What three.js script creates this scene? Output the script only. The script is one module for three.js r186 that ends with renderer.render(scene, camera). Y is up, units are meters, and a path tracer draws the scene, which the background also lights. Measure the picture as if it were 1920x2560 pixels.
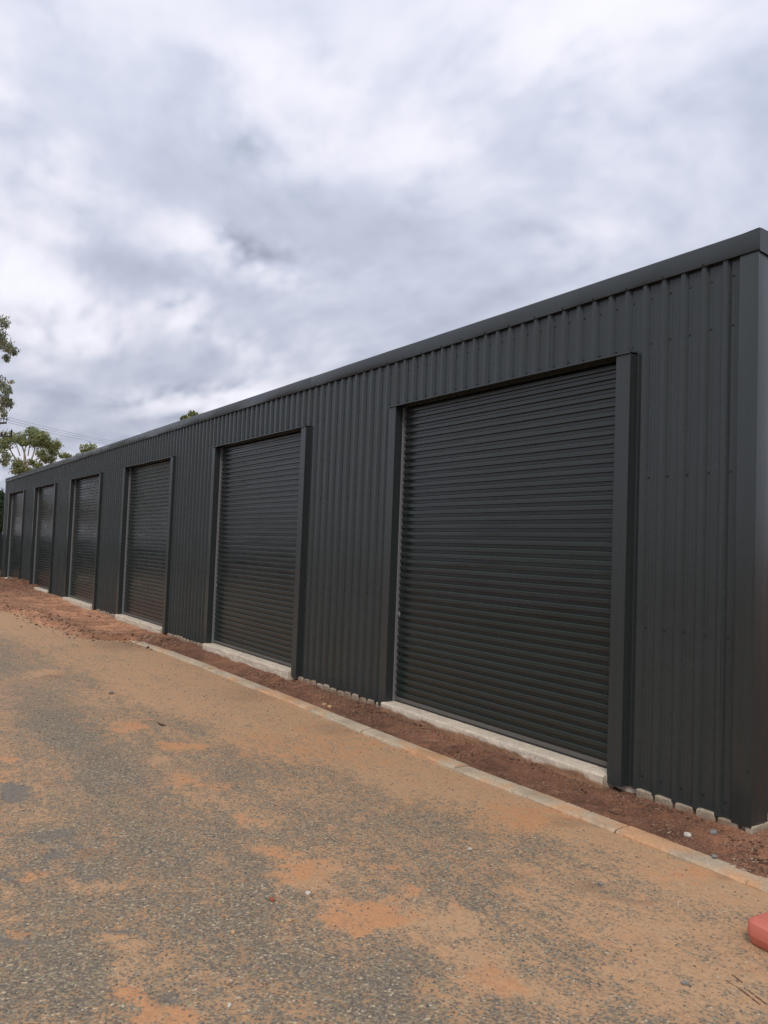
import * as THREE from 'three';
import { RoundedBoxGeometry } from 'three/addons/geometries/RoundedBoxGeometry.js';
import { mergeGeometries, toCreasedNormals, mergeVertices } from 'three/addons/utils/BufferGeometryUtils.js';

// ------------------------------------------------------------------ camera, sky, sun, exposure
// World: the shed front lies in z = 0 and runs from the corner x = 0 towards -x; y = 0 is the lower edge of the wall sheets.
const scene = new THREE.Scene();
const renderer = new THREE.WebGLRenderer({ antialias: true });
renderer.toneMapping = THREE.LinearToneMapping;
renderer.toneMappingExposure = 1.3;
renderer.shadowMap.enabled = true;
renderer.shadowMap.type = THREE.PCFSoftShadowMap;

const FPX = 1922, CX = 960, CY = 1280;                       // focal length in pixels of the photograph
const yaw = 34.4228 * Math.PI / 180, pitch = 2.6953 * Math.PI / 180, roll = 2.1372 * Math.PI / 180;
const eye = new THREE.Vector3(2.6803, 1.65, 4.6851);
const fwd = new THREE.Vector3(-Math.cos(yaw) * Math.cos(pitch), Math.sin(pitch), -Math.sin(yaw) * Math.cos(pitch));
const r0 = new THREE.Vector3().crossVectors(fwd, new THREE.Vector3(0, 1, 0)).normalize();
const u0 = new THREE.Vector3().crossVectors(r0, fwd);
const right = r0.clone().multiplyScalar(Math.cos(roll)).addScaledVector(u0, Math.sin(roll));
const up = u0.clone().multiplyScalar(Math.cos(roll)).addScaledVector(r0, -Math.sin(roll));
const camera = new THREE.PerspectiveCamera(2 * Math.atan(CY / FPX) * 180 / Math.PI, 768 / 1024, 0.05, 3000);
camera.position.copy(eye);
camera.quaternion.setFromRotationMatrix(new THREE.Matrix4().makeBasis(right, up, fwd.clone().negate()));
scene.add(camera);
const dirOf = (px, py) => fwd.clone().addScaledVector(right, (px - CX) / FPX).addScaledVector(up, -(py - CY) / FPX).normalize();
const onGround = (px, py, y = -0.1) => { const d = dirOf(px, py); const t = (y - eye.y) / d.y; return eye.clone().addScaledVector(d, t); };
const atDistance = (px, py, dist) => eye.clone().addScaledVector(dirOf(px, py), dist);

// ------------------------------------------------------------------ noise
function rng(seed) { let a = seed >>> 0; return () => { a = (a + 0x6D2B79F5) | 0; let t = Math.imul(a ^ (a >>> 15), 1 | a); t = (t + Math.imul(t ^ (t >>> 7), 61 | t)) ^ t; return ((t ^ (t >>> 14)) >>> 0) / 4294967296; }; }
const PERM = new Uint8Array(512), TAB = new Float32Array(256);
{ const r = rng(77); const p = [...Array(256).keys()]; for (let i = 255; i > 0; i--) { const j = Math.floor(r() * (i + 1)); [p[i], p[j]] = [p[j], p[i]]; } for (let i = 0; i < 512; i++) PERM[i] = p[i & 255]; for (let i = 0; i < 256; i++) TAB[i] = r(); }
const h2 = (i, j) => TAB[PERM[(PERM[i & 255] + j) & 255]];
const h2b = (i, j) => TAB[PERM[(PERM[(i + 91) & 255] + j + 37) & 255]];
const h2c = (i, j) => TAB[PERM[(PERM[(i + 173) & 255] + j + 119) & 255]];
function n2(x, y) { const i = Math.floor(x), j = Math.floor(y); let fx = x - i, fy = y - j; fx = fx * fx * (3 - 2 * fx); fy = fy * fy * (3 - 2 * fy); const a = h2(i, j), b = h2(i + 1, j), c = h2(i, j + 1), d = h2(i + 1, j + 1); return (a + (b - a) * fx + (c - a) * fy + (a - b - c + d) * fx * fy) * 2 - 1; }
function fbm(x, y, o = 4, gain = 0.5) { let s = 0, a = 0.5; for (let k = 0; k < o; k++) { s += a * n2(x, y); const t = x * 1.6 - y * 1.2 + 17.3; y = x * 1.2 + y * 1.6 - 9.1; x = t; a *= gain; } return s; }
const ss = (a, b, x) => { const t = Math.min(1, Math.max(0, (x - a) / (b - a))); return t * t * (3 - 2 * t); };
const mix = (a, b, t) => a + (b - a) * t;

// ------------------------------------------------------------------ sky: a broken overcast, computed by direction
const CLOUDS = [ // where clouds thin or thicken: pixel of the photograph (gives a direction), half sizes in degrees, tilt, change of brightness, tint
  [60, 590, 5.2, 1.5, 22, .42], [15, 640, 3.5, 1.2, 15, .22], [520, 560, 4.4, 1.4, 14, .30], [470, 525, 2.6, 1.0, 8, .16], [400, 660, 2.2, 1.2, -12, .24],
  [150, 722, 3.3, 1.2, -6, .28], [430, 712, 3.6, 0.8, 16, .20], [610, 160, 4.6, 1.9, 8, .16], [590, 330, 4.2, 2.0, 14, .16], [930, 350, 4.0, 3.4, 60, .12],
  [1300, 50, 6.5, 4.5, 10, .22], [1240, 530, 2.6, 2.6, 70, .12], [110, 390, 3.2, 1.5, 20, .16], [340, 868, 3.0, 0.8, -8, .30], [480, 862, 3.0, 0.9, -10, .40],
  [95, 494, 2.4, 0.7, 4, .20], [50, 250, 6, 1.6, 30, .10], [1500, 330, 8, 4, 0, .06], [30, 1000, 3.0, 0.7, 0, .22], [300, 960, 3.2, 0.7, -15, .22], [60, 1030, 2.2, 1.0, 0, .25],
  [700, 430, 9, 2.4, 8, -.16], [250, 370, 6, 1.8, 14, -.14], [830, 520, 6, 3, 10, -.10], [300, 600, 5.5, 1.5, 16, -.14], [620, 660, 8, 3, 8, -.08],
  [200, 900, 5, 1.1, 0, -.10], [690, 110, 3.0, 1.0, 4, -.12], [90, 680, 4, 0.9, 8, -.12], [250, 790, 4.5, 1.0, 8, -.10], [1350, 400, 7, 3, 10, -.05], [380, 905, 3, .8, 0, -.14]
].map(([x, y, a, b, t, v]) => { const k = 1920 / 1659, d = dirOf(x * k, y * k); return { az: Math.atan2(-d.z, -d.x), el: Math.asin(d.y), a: a * Math.PI / 180, b: b * Math.PI / 180, c: Math.cos(t * Math.PI / 180), s: Math.sin(t * Math.PI / 180), v }; });
function skyColor(x, y, z, out) {
  const el = Math.asin(Math.max(-1, Math.min(1, y)));
  const az = Math.atan2(-z, -x);
  const yy = Math.max(y, 0) + 0.13;
  const u = x / yy, v = z / yy;
  const wx = fbm(u * .55 + 3.1, v * .55 - 7.7, 3), wy = fbm(u * .55 - 12.4, v * .55 + 5.2, 3);
  const big = fbm(u * .42 + wx * .8 + 40, v * .75 + wy * .8 + 11, 4);
  const mid = fbm(u * 1.15 + wx * 1.3 - 20, v * 1.9 + wy * 1.2 + 60, 6, .56);
  const fine = fbm(u * 3.2 + wx * 2.4 + 5, v * 5.6 + wy * 2.2 - 33, 5, .66);
  let L = 0.412 * (1 + 0.92 * Math.sin(Math.max(el, 0)));
  const wisp = fbm(u * 7.5 + wx * 4 + 15, v * 10 + wy * 4 + 3, 3);
  let k = (big * .14 + mid * .26) * mix(1, .72, ss(.25, .55, y)) + fine * .30 + wisp * .22;
  // bright rims where thin cloud lets light through
  const thin = ss(.14, .46, mid * .9 + big * .35 + fine * .35);
  let add = 0;
  for (const c of CLOUDS) {
    let da = az - c.az; if (da > Math.PI) da -= 2 * Math.PI; if (da < -Math.PI) da += 2 * Math.PI;
    const de = el - c.el; const xx = da * Math.cos(c.el);
    const p = (xx * c.c - de * c.s) / c.a, q = (xx * c.s + de * c.c) / c.b;
    const d2 = p * p + q * q; if (d2 > 7) continue;
    add += (c.v > 0 ? c.v : c.v * .5) * Math.exp(-d2 * .9) * (1 + (c.v > 0 ? 1.1 : .5) * (mid * .9 + fine * 1.6 + wisp * .8));
  }
  const t = k * .55 + add * 1.25 + thin * .11 + .02;
  L = L * (1 + t * 1.05); { const k0 = .46, k1 = .79; if (L > k0) L = k0 + (k1 - k0) * (1 - Math.exp(-(L - k0) / (k1 - k0))); }   // light through cloud levels off
  // tint: grey-lilac mass, bluer where darker, whiter where bright
  const w = ss(-.25, .45, t + .02);
  out[0] = L * mix(.835, .975, w); out[1] = L * mix(.915, .978, w); out[2] = L * mix(1.13, 1.095, w);
  if (y < 0) { const g = ss(0, -.06, y); out[0] = mix(out[0], .20, g); out[1] = mix(out[1], .17, g); out[2] = mix(out[2], .15, g); }
}
{
  const W = 2048, H = 1024, data = new Float32Array(W * H * 4), c = [0, 0, 0];
  for (let j = 0; j < H; j++) {
    const lat = ((j + .5) / H - .5) * Math.PI, cy = Math.cos(lat), sy = Math.sin(lat);
    for (let i = 0; i < W; i++) {
      const lon = ((i + .5) / W - .5) * 2 * Math.PI;            // equirectangular: u = atan2(z, x) / 2 pi + 0.5
      if (sy > -.12) skyColor(cy * Math.cos(lon), sy, cy * Math.sin(lon), c); else { c[0] = .20; c[1] = .17; c[2] = .15; }
      const o = (j * W + i) * 4; data[o] = c[0]; data[o + 1] = c[1]; data[o + 2] = c[2]; data[o + 3] = 1;
    }
  }
  const t = new THREE.DataTexture(data, W, H, THREE.RGBAFormat, THREE.FloatType);
  t.mapping = THREE.EquirectangularReflectionMapping; t.magFilter = THREE.LinearFilter; t.minFilter = THREE.LinearFilter; t.needsUpdate = true;
  scene.background = t; scene.environment = t;
}
const sun = new THREE.DirectionalLight(0xfff3e2, 1.4);          // sun behind cloud: weak and very soft
sun.position.set(10, 26, 16); sun.target.position.set(-6, 0, 0);
sun.castShadow = true; sun.shadow.radius = 40; sun.shadow.mapSize.set(2048, 2048);
Object.assign(sun.shadow.camera, { left: -40, right: 25, top: 30, bottom: -30, near: 1, far: 120 });
scene.add(sun, sun.target);

// ------------------------------------------------------------------ helpers
const taken = new Map();
function numbered(n) { const k = taken.get(n) || 0; taken.set(n, k + 1); return k ? `${n}_${String(k).padStart(3, '0')}` : n; }
function part(name, geo, mat, parent) { const m = new THREE.Mesh(geo, mat); m.name = name; m.castShadow = m.receiveShadow = true; parent.add(m); return m; }
function thing(name, label, category, pos = [0, 0, 0], group) { const g = new THREE.Group(); g.name = numbered(name); g.position.set(...pos); g.userData = { label, category }; if (group) g.userData.group = group; scene.add(g); return g; }
function single(name, geo, mat, label, category, group) { const m = part(numbered(name), geo, mat, scene); m.userData = { label, category }; if (group) m.userData.group = group; return m; }
function structure(name, geo, mat) { const m = part(numbered(name), geo, mat, scene); m.userData.kind = 'structure'; return m; }
function box(x0, x1, y0, y1, z0, z1, r = 0.004) { const g = r > 0 ? new RoundedBoxGeometry(x1 - x0, y1 - y0, z1 - z0, 2, r) : new THREE.BoxGeometry(x1 - x0, y1 - y0, z1 - z0); g.translate((x0 + x1) / 2, (y0 + y1) / 2, (z0 + z1) / 2); return g; }
// grid of points -> geometry; f(i, j) -> [x, y, z]
function gridGeo(nu, nv, f, uvf) {
  const pos = [], uv = [], idx = [];
  for (let j = 0; j <= nv; j++) for (let i = 0; i <= nu; i++) { const p = f(i, j); pos.push(...p); uv.push(...(uvf ? uvf(p, i, j) : [i / nu, j / nv])); }
  for (let j = 0; j < nv; j++) for (let i = 0; i < nu; i++) { const a = j * (nu + 1) + i, b = a + 1, c = a + nu + 1, d = c + 1; idx.push(a, b, d, a, d, c); }
  const g = new THREE.BufferGeometry();
  g.setAttribute('position', new THREE.Float32BufferAttribute(pos, 3)); g.setAttribute('uv', new THREE.Float32BufferAttribute(uv, 2)); g.setIndex(idx); g.computeVertexNormals();
  return g;
}
function texFrom(W, H, fn, srgb, rep) {
  const d = new Uint8Array(W * H * 4), c = [0, 0, 0];
  for (let j = 0; j < H; j++) for (let i = 0; i < W; i++) { fn(i, j, c); const o = (j * W + i) * 4; for (let k = 0; k < 3; k++) { let v = Math.min(1, Math.max(0, c[k])); if (srgb) v = v <= .0031308 ? v * 12.92 : 1.055 * Math.pow(v, 1 / 2.4) - .055; d[o + k] = v * 255 + .5; } d[o + 3] = 255; }
  const t = new THREE.DataTexture(d, W, H, THREE.RGBAFormat); t.magFilter = THREE.LinearFilter; t.minFilter = THREE.LinearMipmapLinearFilter; t.generateMipmaps = true;
  if (srgb) t.colorSpace = THREE.SRGBColorSpace; if (rep) t.wrapS = t.wrapT = THREE.RepeatWrapping; t.needsUpdate = true; return t;
}
// periodic noise for repeating textures: period P cells
function pn(x, y, P, s = 0) { const i = Math.floor(x), j = Math.floor(y); let fx = x - i, fy = y - j; fx = fx * fx * (3 - 2 * fx); fy = fy * fy * (3 - 2 * fy); const w = a => ((a % P) + P) % P; const i0 = w(i) + s, i1 = w(i + 1) + s, j0 = w(j) + s * 3, j1 = w(j + 1) + s * 3; const a = h2(i0, j0), b = h2(i1, j0), c = h2(i0, j1), d = h2(i1, j1); return (a + (b - a) * fx + (c - a) * fy + (a - b - c + d) * fx * fy) * 2 - 1; }

// ------------------------------------------------------------------ materials
const steelRough = texFrom(512, 512, (i, j, c) => { const x = i / 512, y = j / 512; const v = .26 + .05 * pn(x * 4, y * 4, 4, 3) + .04 * pn(x * 16, y * 16, 16, 5) + .03 * pn(x * 64, y * 64, 64, 9); c[0] = c[1] = c[2] = v; }, false, true);
const steelTone = (r, g, b, s) => texFrom(512, 512, (i, j, c) => { const x = i / 512, y = j / 512; const m = 1 + .05 * pn(x * 6, y * 3, 3, s) + .05 * pn(x * 60, y * 60, 60, s + 4) + (pn(x * 128, y * 128, 128, s + 8) > .86 ? .25 : 0); c[0] = r * m; c[1] = g * m; c[2] = b * m; }, true, true);
const M = {};
M.steel = new THREE.MeshStandardMaterial({ map: steelTone(.0265, .0340, .0345, 1), roughnessMap: steelRough, roughness: 1, metalness: 0, side: THREE.DoubleSide });
M.door = new THREE.MeshStandardMaterial({ map: steelTone(.0195, .0272, .0255, 2), roughnessMap: steelRough, roughness: .82, metalness: 0, side: THREE.DoubleSide });
M.screw = new THREE.MeshStandardMaterial({ color: new THREE.Color().setRGB(.012, .012, .013), roughness: .6 });
M.galv = new THREE.MeshStandardMaterial({ color: new THREE.Color().setRGB(.24, .25, .26), roughness: .55, metalness: .5 });
M.railSteel = new THREE.MeshStandardMaterial({ color: new THREE.Color().setRGB(.10, .095, .085), roughness: .6 });
M.rubber = new THREE.MeshStandardMaterial({ color: new THREE.Color().setRGB(.02, .02, .02), roughness: .8 });
M.roof = new THREE.MeshStandardMaterial({ color: new THREE.Color().setRGB(.05, .052, .055), roughness: .5, side: THREE.DoubleSide });
const concreteTex = texFrom(1024, 1024, (i, j, c) => {
  const x = i / 1024, y = j / 1024; let m = 1 + .10 * pn(x * 5, y * 5, 5, 11) + .08 * pn(x * 19, y * 19, 19, 13) + .10 * pn(x * 90, y * 90, 90, 15) + .08 * pn(x * 240, y * 240, 240, 17);
  if (pn(x * 120, y * 120, 120, 21) > .78) m *= .72; c[0] = .52 * m; c[1] = .455 * m; c[2] = .365 * m;
}, true, true);
const concreteBump = texFrom(512, 512, (i, j, c) => { const x = i / 512, y = j / 512; const v = .5 + .2 * pn(x * 30, y * 30, 30, 2) + .25 * pn(x * 110, y * 110, 110, 6); c[0] = c[1] = c[2] = v; }, false, true);
M.concrete = new THREE.MeshStandardMaterial({ map: concreteTex, bumpMap: concreteBump, bumpScale: .003, roughness: .92, vertexColors: true });
M.slab = new THREE.MeshStandardMaterial({ map: concreteTex, roughness: .95 });

// ------------------------------------------------------------------ setting: ground to the horizon
const soilTile = texFrom(1024, 1024, (i, j, c) => {
  const x = i / 1024, y = j / 1024;
  const a = .5 + .35 * pn(x * 6, y * 6, 6, 31) + .3 * pn(x * 17, y * 17, 17, 33), f = pn(x * 70, y * 70, 70, 35), g = pn(x * 200, y * 200, 200, 37), q = pn(x * 330, y * 330, 330, 41);
  let m = 1 + .16 * f + .22 * g + .15 * q; const s = ss(.2, .8, a);
  c[0] = mix(.128, .200, s) * m; c[1] = mix(.057, .091, s) * m; c[2] = mix(.031, .049, s) * m;
  if (g > .66 && q > .1) { c[0] = .30; c[1] = .22; c[2] = .15; }                     // grit
  if (g < -.72) { c[0] *= .55; c[1] *= .55; c[2] *= .55; }
}, true, true);
const soilBump = texFrom(512, 512, (i, j, c) => { const x = i / 512, y = j / 512; const v = .5 + .2 * pn(x * 14, y * 14, 14, 2) + .2 * pn(x * 50, y * 50, 50, 6) + .2 * pn(x * 140, y * 140, 140, 8); c[0] = c[1] = c[2] = v; }, false, true);
M.soil = new THREE.MeshStandardMaterial({ map: soilTile, bumpMap: soilBump, bumpScale: .012, roughness: 1, vertexColors: true });
M.farGround = new THREE.MeshStandardMaterial({ map: soilTile.clone(), roughness: 1 });
M.farGround.map.repeat.set(400, 400); M.farGround.map.needsUpdate = true;
{ const g = new THREE.PlaneGeometry(2400, 2400); g.rotateX(-Math.PI / 2); g.translate(0, -.19, 0); structure('ground', g, M.farGround); }

// ---- chip-sealed yard with red dust: fields in world metres
const Z0 = 1 / 1.728;
const boundary = [[-40, 1560], [40, 1600], [133, 1641], [191, 1681], [278, 1705], [324, 1757], [405, 1780], [503, 1820], [521, 1849], [654, 1890], [741, 1913], [960, 1985], [1134, 2026], [1272, 2084], [1365, 2113], [1480, 2130], [1620, 2160], [1800, 2240], [1960, 2300]].map(([x, y]) => { const p = onGround(x, y); return [p.x, p.z]; });
function zBound(x) { if (x <= boundary[0][0]) return boundary[0][1]; for (let i = 1; i < boundary.length; i++) if (x <= boundary[i][0]) { const [a, b] = boundary[i - 1], [c, d] = boundary[i]; return b + (d - b) * (x - a) / (c - a); } return boundary[boundary.length - 1][1]; }
function blobs(list) { return list.map(([x, y, rx, ry, v]) => { const o = onGround(x, y), a = onGround(x + rx, y).sub(o), b = onGround(x, y + ry).sub(o); const det = a.x * b.z - b.x * a.z; return { x: o.x, z: o.z, m: [b.z / det, -b.x / det, -a.z / det, a.x / det], R: 1.9 * (Math.hypot(a.x, a.z) + Math.hypot(b.x, b.z)), v }; }); }
const zoomPts = (ox, oy, L) => L.map(([x, y, rx, ry, v]) => [ox + x * Z0, oy + y * Z0, rx * Z0, ry * Z0, v]);
const DUST = blobs([
  ...zoomPts(0, 1450, [[560, 635, 90, 28, .5], [770, 720, 50, 18, .5], [830, 865, 70, 28, .4], [680, 780, 65, 30, .35], [25, 780, 45, 22, .5], [30, 845, 50, 16, .5], [980, 890, 36, 12, .4], [190, 410, 80, 20, .45], [390, 530, 90, 40, .25], [130, 885, 70, 14, .35], [250, 580, 130, 60, -.35], [330, 680, 120, 50, -.35], [500, 840, 130, 70, -.3], [1130, 830, 200, 60, -.25], [900, 740, 130, 40, -.2], [50, 900, 80, 40, -.5], [620, 600, 60, 20, -.2], [100, 300, 200, 40, -.1], [60, 165, 110, 30, .5]]),
  ...zoomPts(0, 1980, [[250, 450, 900, 620, -.15], [430, 405, 150, 60, .45], [550, 740, 85, 60, .4], [490, 640, 100, 25, .4], [560, 860, 80, 55, .45], [640, 930, 170, 30, .5], [670, 1000, 40, 12, .4], [1040, 140, 60, 30, .3], [1130, 130, 120, 40, .25], [1200, 250, 100, 45, .35], [1340, 330, 100, 60, .45], [1400, 400, 80, 40, .3], [1560, 490, 100, 55, .5], [1640, 570, 60, 40, .4], [440, 265, 95, 42, .45], [180, 350, 75, 16, .5], [60, 430, 70, 24, .4], [45, 540, 36, 14, .4], [150, 575, 55, 14, .35], [45, 595, 22, 8, .4], [870, 50, 130, 50, .2], [240, 100, 160, 26, .25], [1400, 790, 90, 60, .2], [700, 720, 90, 40, .2],
    [200, 820, 270, 180, -.3], [130, 215, 120, 26, -.5], [250, 290, 95, 22, -.5], [80, 335, 55, 16, -.5], [430, 335, 80, 25, -.4], [60, 25, 100, 25, -.5], [310, 235, 70, 15, -.5], [700, 850, 95, 35, -.5], [100, 640, 180, 20, -.5], [450, 600, 200, 12, -.4], [1000, 500, 200, 150, -.15], [650, 250, 200, 100, -.2], [1400, 150, 250, 90, -.16], [600, 480, 160, 50, -.2], [1650, 870, 130, 90, -.2], [780, 990, 100, 14, -.5]]),
  ...zoomPts(960, 1980, [[950, 620, 950, 480, .15], [1300, 500, 500, 260, .10], [70, 440, 65, 22, .5], [340, 510, 45, 14, .4], [350, 560, 80, 40, .3], [100, 540, 100, 50, .3], [250, 600, 220, 40, .22], [370, 720, 90, 32, .3], [480, 800, 100, 60, .38], [560, 880, 90, 40, .4], [600, 850, 190, 60, .2], [1200, 600, 90, 26, .3], [1100, 780, 110, 40, .3], [1450, 870, 260, 120, .3], [1350, 350, 170, 60, .3], [640, 80, 330, 70, .3], [1000, 190, 170, 45, .2], [0, 335, 26, 12, .5],
    [200, 150, 200, 100, -.22], [640, 240, 150, 55, -.28], [250, 350, 260, 110, -.25], [450, 450, 110, 50, -.22], [820, 720, 230, 90, -.20], [80, 800, 160, 150, -.32], [1250, 260, 90, 16, -.3], [1100, 210, 60, 14, -.25]])]);
const ORANGE = blobs([
  ...zoomPts(0, 1450, [[560, 635, 90, 26, .9], [770, 720, 50, 18, 1], [830, 865, 70, 28, .7], [25, 780, 45, 22, .9], [30, 845, 50, 16, .9], [1300, 720, 350, 90, .35], [980, 890, 36, 12, .7]]),
  ...zoomPts(0, 1980, [[560, 860, 80, 55, .9], [640, 930, 170, 30, .9], [670, 1000, 40, 12, 1], [1340, 330, 100, 60, .7], [1560, 490, 100, 55, 1], [1640, 570, 60, 40, 1], [180, 350, 75, 16, .9], [1200, 250, 100, 45, .5], [1040, 140, 60, 30, .5], [45, 595, 22, 8, 1]]),
  ...zoomPts(960, 1980, [[70, 440, 65, 22, .9], [480, 800, 100, 60, .7], [560, 880, 90, 40, .8], [700, 110, 260, 60, .6], [1350, 350, 170, 60, .5], [0, 335, 26, 12, 1], [340, 510, 45, 14, .6], [100, 560, 100, 50, .5]])]);
const BROWN = blobs([...zoomPts(0, 1450, [[400, 760, 55, 26, 1], [230, 420, 40, 12, .5], [265, 860, 26, 10, .6], [250, 600, 100, 40, .35], [1100, 490, 130, 30, .35], [1550, 640, 180, 25, .35], [560, 280, 160, 24, .5]]), ...zoomPts(0, 1980, [[440, 265, 85, 38, .7], [1000, 690, 80, 30, .4]]), ...zoomPts(960, 1980, [[500, 365, 110, 20, .5], [850, 410, 100, 18, .5], [1000, 460, 140, 20, .4], [900, 150, 150, 14, .4], [1560, 390, 120, 26, .5]])]);
const BITUMEN = blobs([...zoomPts(0, 1450, [[50, 905, 80, 34, 1], [100, 857, 46, 10, .8]]), ...zoomPts(0, 1980, [[60, 25, 90, 22, 1], [130, 215, 115, 25, 1], [250, 290, 92, 20, 1], [80, 335, 52, 15, 1], [430, 335, 70, 20, .5], [310, 235, 66, 13, 1], [700, 860, 90, 32, .8], [100, 640, 170, 18, .9], [450, 600, 190, 8, .8], [780, 992, 100, 12, .8]])]);
const SCRAPE = [[1830, 2437, 1855, 2457], [1846, 2470, 1898, 2511], [1868, 2475, 1915, 2511], [1815, 2452, 1846, 2470]].map(([a, b, c, d]) => { const p = onGround(a, b), q = onGround(c, d); return [p.x, p.z, q.x, q.z]; });
function field(list, x, z) { let s = 0; for (const b of list) { const dx = x - b.x, dz = z - b.z; if (Math.abs(dx) > b.R || Math.abs(dz) > b.R) continue; const p = b.m[0] * dx + b.m[1] * dz, q = b.m[2] * dx + b.m[3] * dz, d2 = p * p + q * q; if (d2 < 5) s += b.v * Math.exp(-d2 * d2 * .55 - d2 * .25); } return s; }
const lerpPath = (P, x) => { if (x <= P[0][0]) return P[0][1]; for (let i = 1; i < P.length; i++) if (x <= P[i][0]) { const t = (x - P[i - 1][0]) / (P[i][0] - P[i - 1][0]), s = t * t * (3 - 2 * t); return mix(P[i - 1][1], P[i][1], s); } return P[P.length - 1][1]; };
// wheel track swept clean of dust, running with the drive
const trackPts = [[60, 1740], [145, 1809], [290, 1936], [490, 2050], [590, 2250], [640, 2370], [955, 2500], [1400, 2760]].map(([x, y]) => { const p = onGround(x, y); return [p.x, p.z]; }).sort((a, b) => a[0] - b[0]);
function track(x, z) { const c = lerpPath(trackPts, x), d = (z - c) / .26; return Math.abs(d) > 3 ? 0 : -.58 * Math.exp(-d * d) * (.6 + .8 * n2(x * .8 + 3, z * 3)); }
// fields are sampled on a coarse lattice first (2.5 cm), then read back bilinearly
function lattice(x0, x1, z0, z1, step) {
  const nx = Math.ceil((x1 - x0) / step) + 2, nz = Math.ceil((z1 - z0) / step) + 2, A = new Float32Array(nx * nz * 4);
  for (let j = 0; j < nz; j++) for (let i = 0; i < nx; i++) {
    const x = x0 + i * step, z = z0 + j * step, wx = x + .12 * n2(x * 4.1, z * 4.1) + .05 * n2(x * 13, z * 13), wz = z + .12 * n2(x * 4.1 + 50, z * 4.1) + .05 * n2(x * 13 + 31, z * 13);
    const o = (j * nx + i) * 4;
    A[o] = field(DUST, wx, wz) + .40 * ss(-.25, .30, zBound(x) - z + .25 * fbm(x * 1.3, z * 1.3, 3)) + .20 * fbm(x * .9 + 9, z * 2.6, 4) + .10 * fbm(x * 4 + 2, z * 7, 3) + .55 * track(wx, wz);
    A[o + 1] = field(ORANGE, wx, wz); A[o + 2] = field(BROWN, wx, wz); A[o + 3] = field(BITUMEN, wx, wz);
  }
  return (x, z, out) => { const u = (x - x0) / step, v = (z - z0) / step, i = Math.max(0, Math.min(nx - 2, Math.floor(u))), j = Math.max(0, Math.min(nz - 2, Math.floor(v))), fx = u - i, fy = v - j, o = (j * nx + i) * 4; for (let k = 0; k < 4; k++) { const a = A[o + k], b = A[o + 4 + k], c = A[o + nx * 4 + k], d = A[o + nx * 4 + 4 + k]; out[k] = a + (b - a) * fx + (c - a) * fy + (a - b - c + d) * fx * fy; } };
}
const CH = .0105;                                               // stone size of the chip seal
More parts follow.
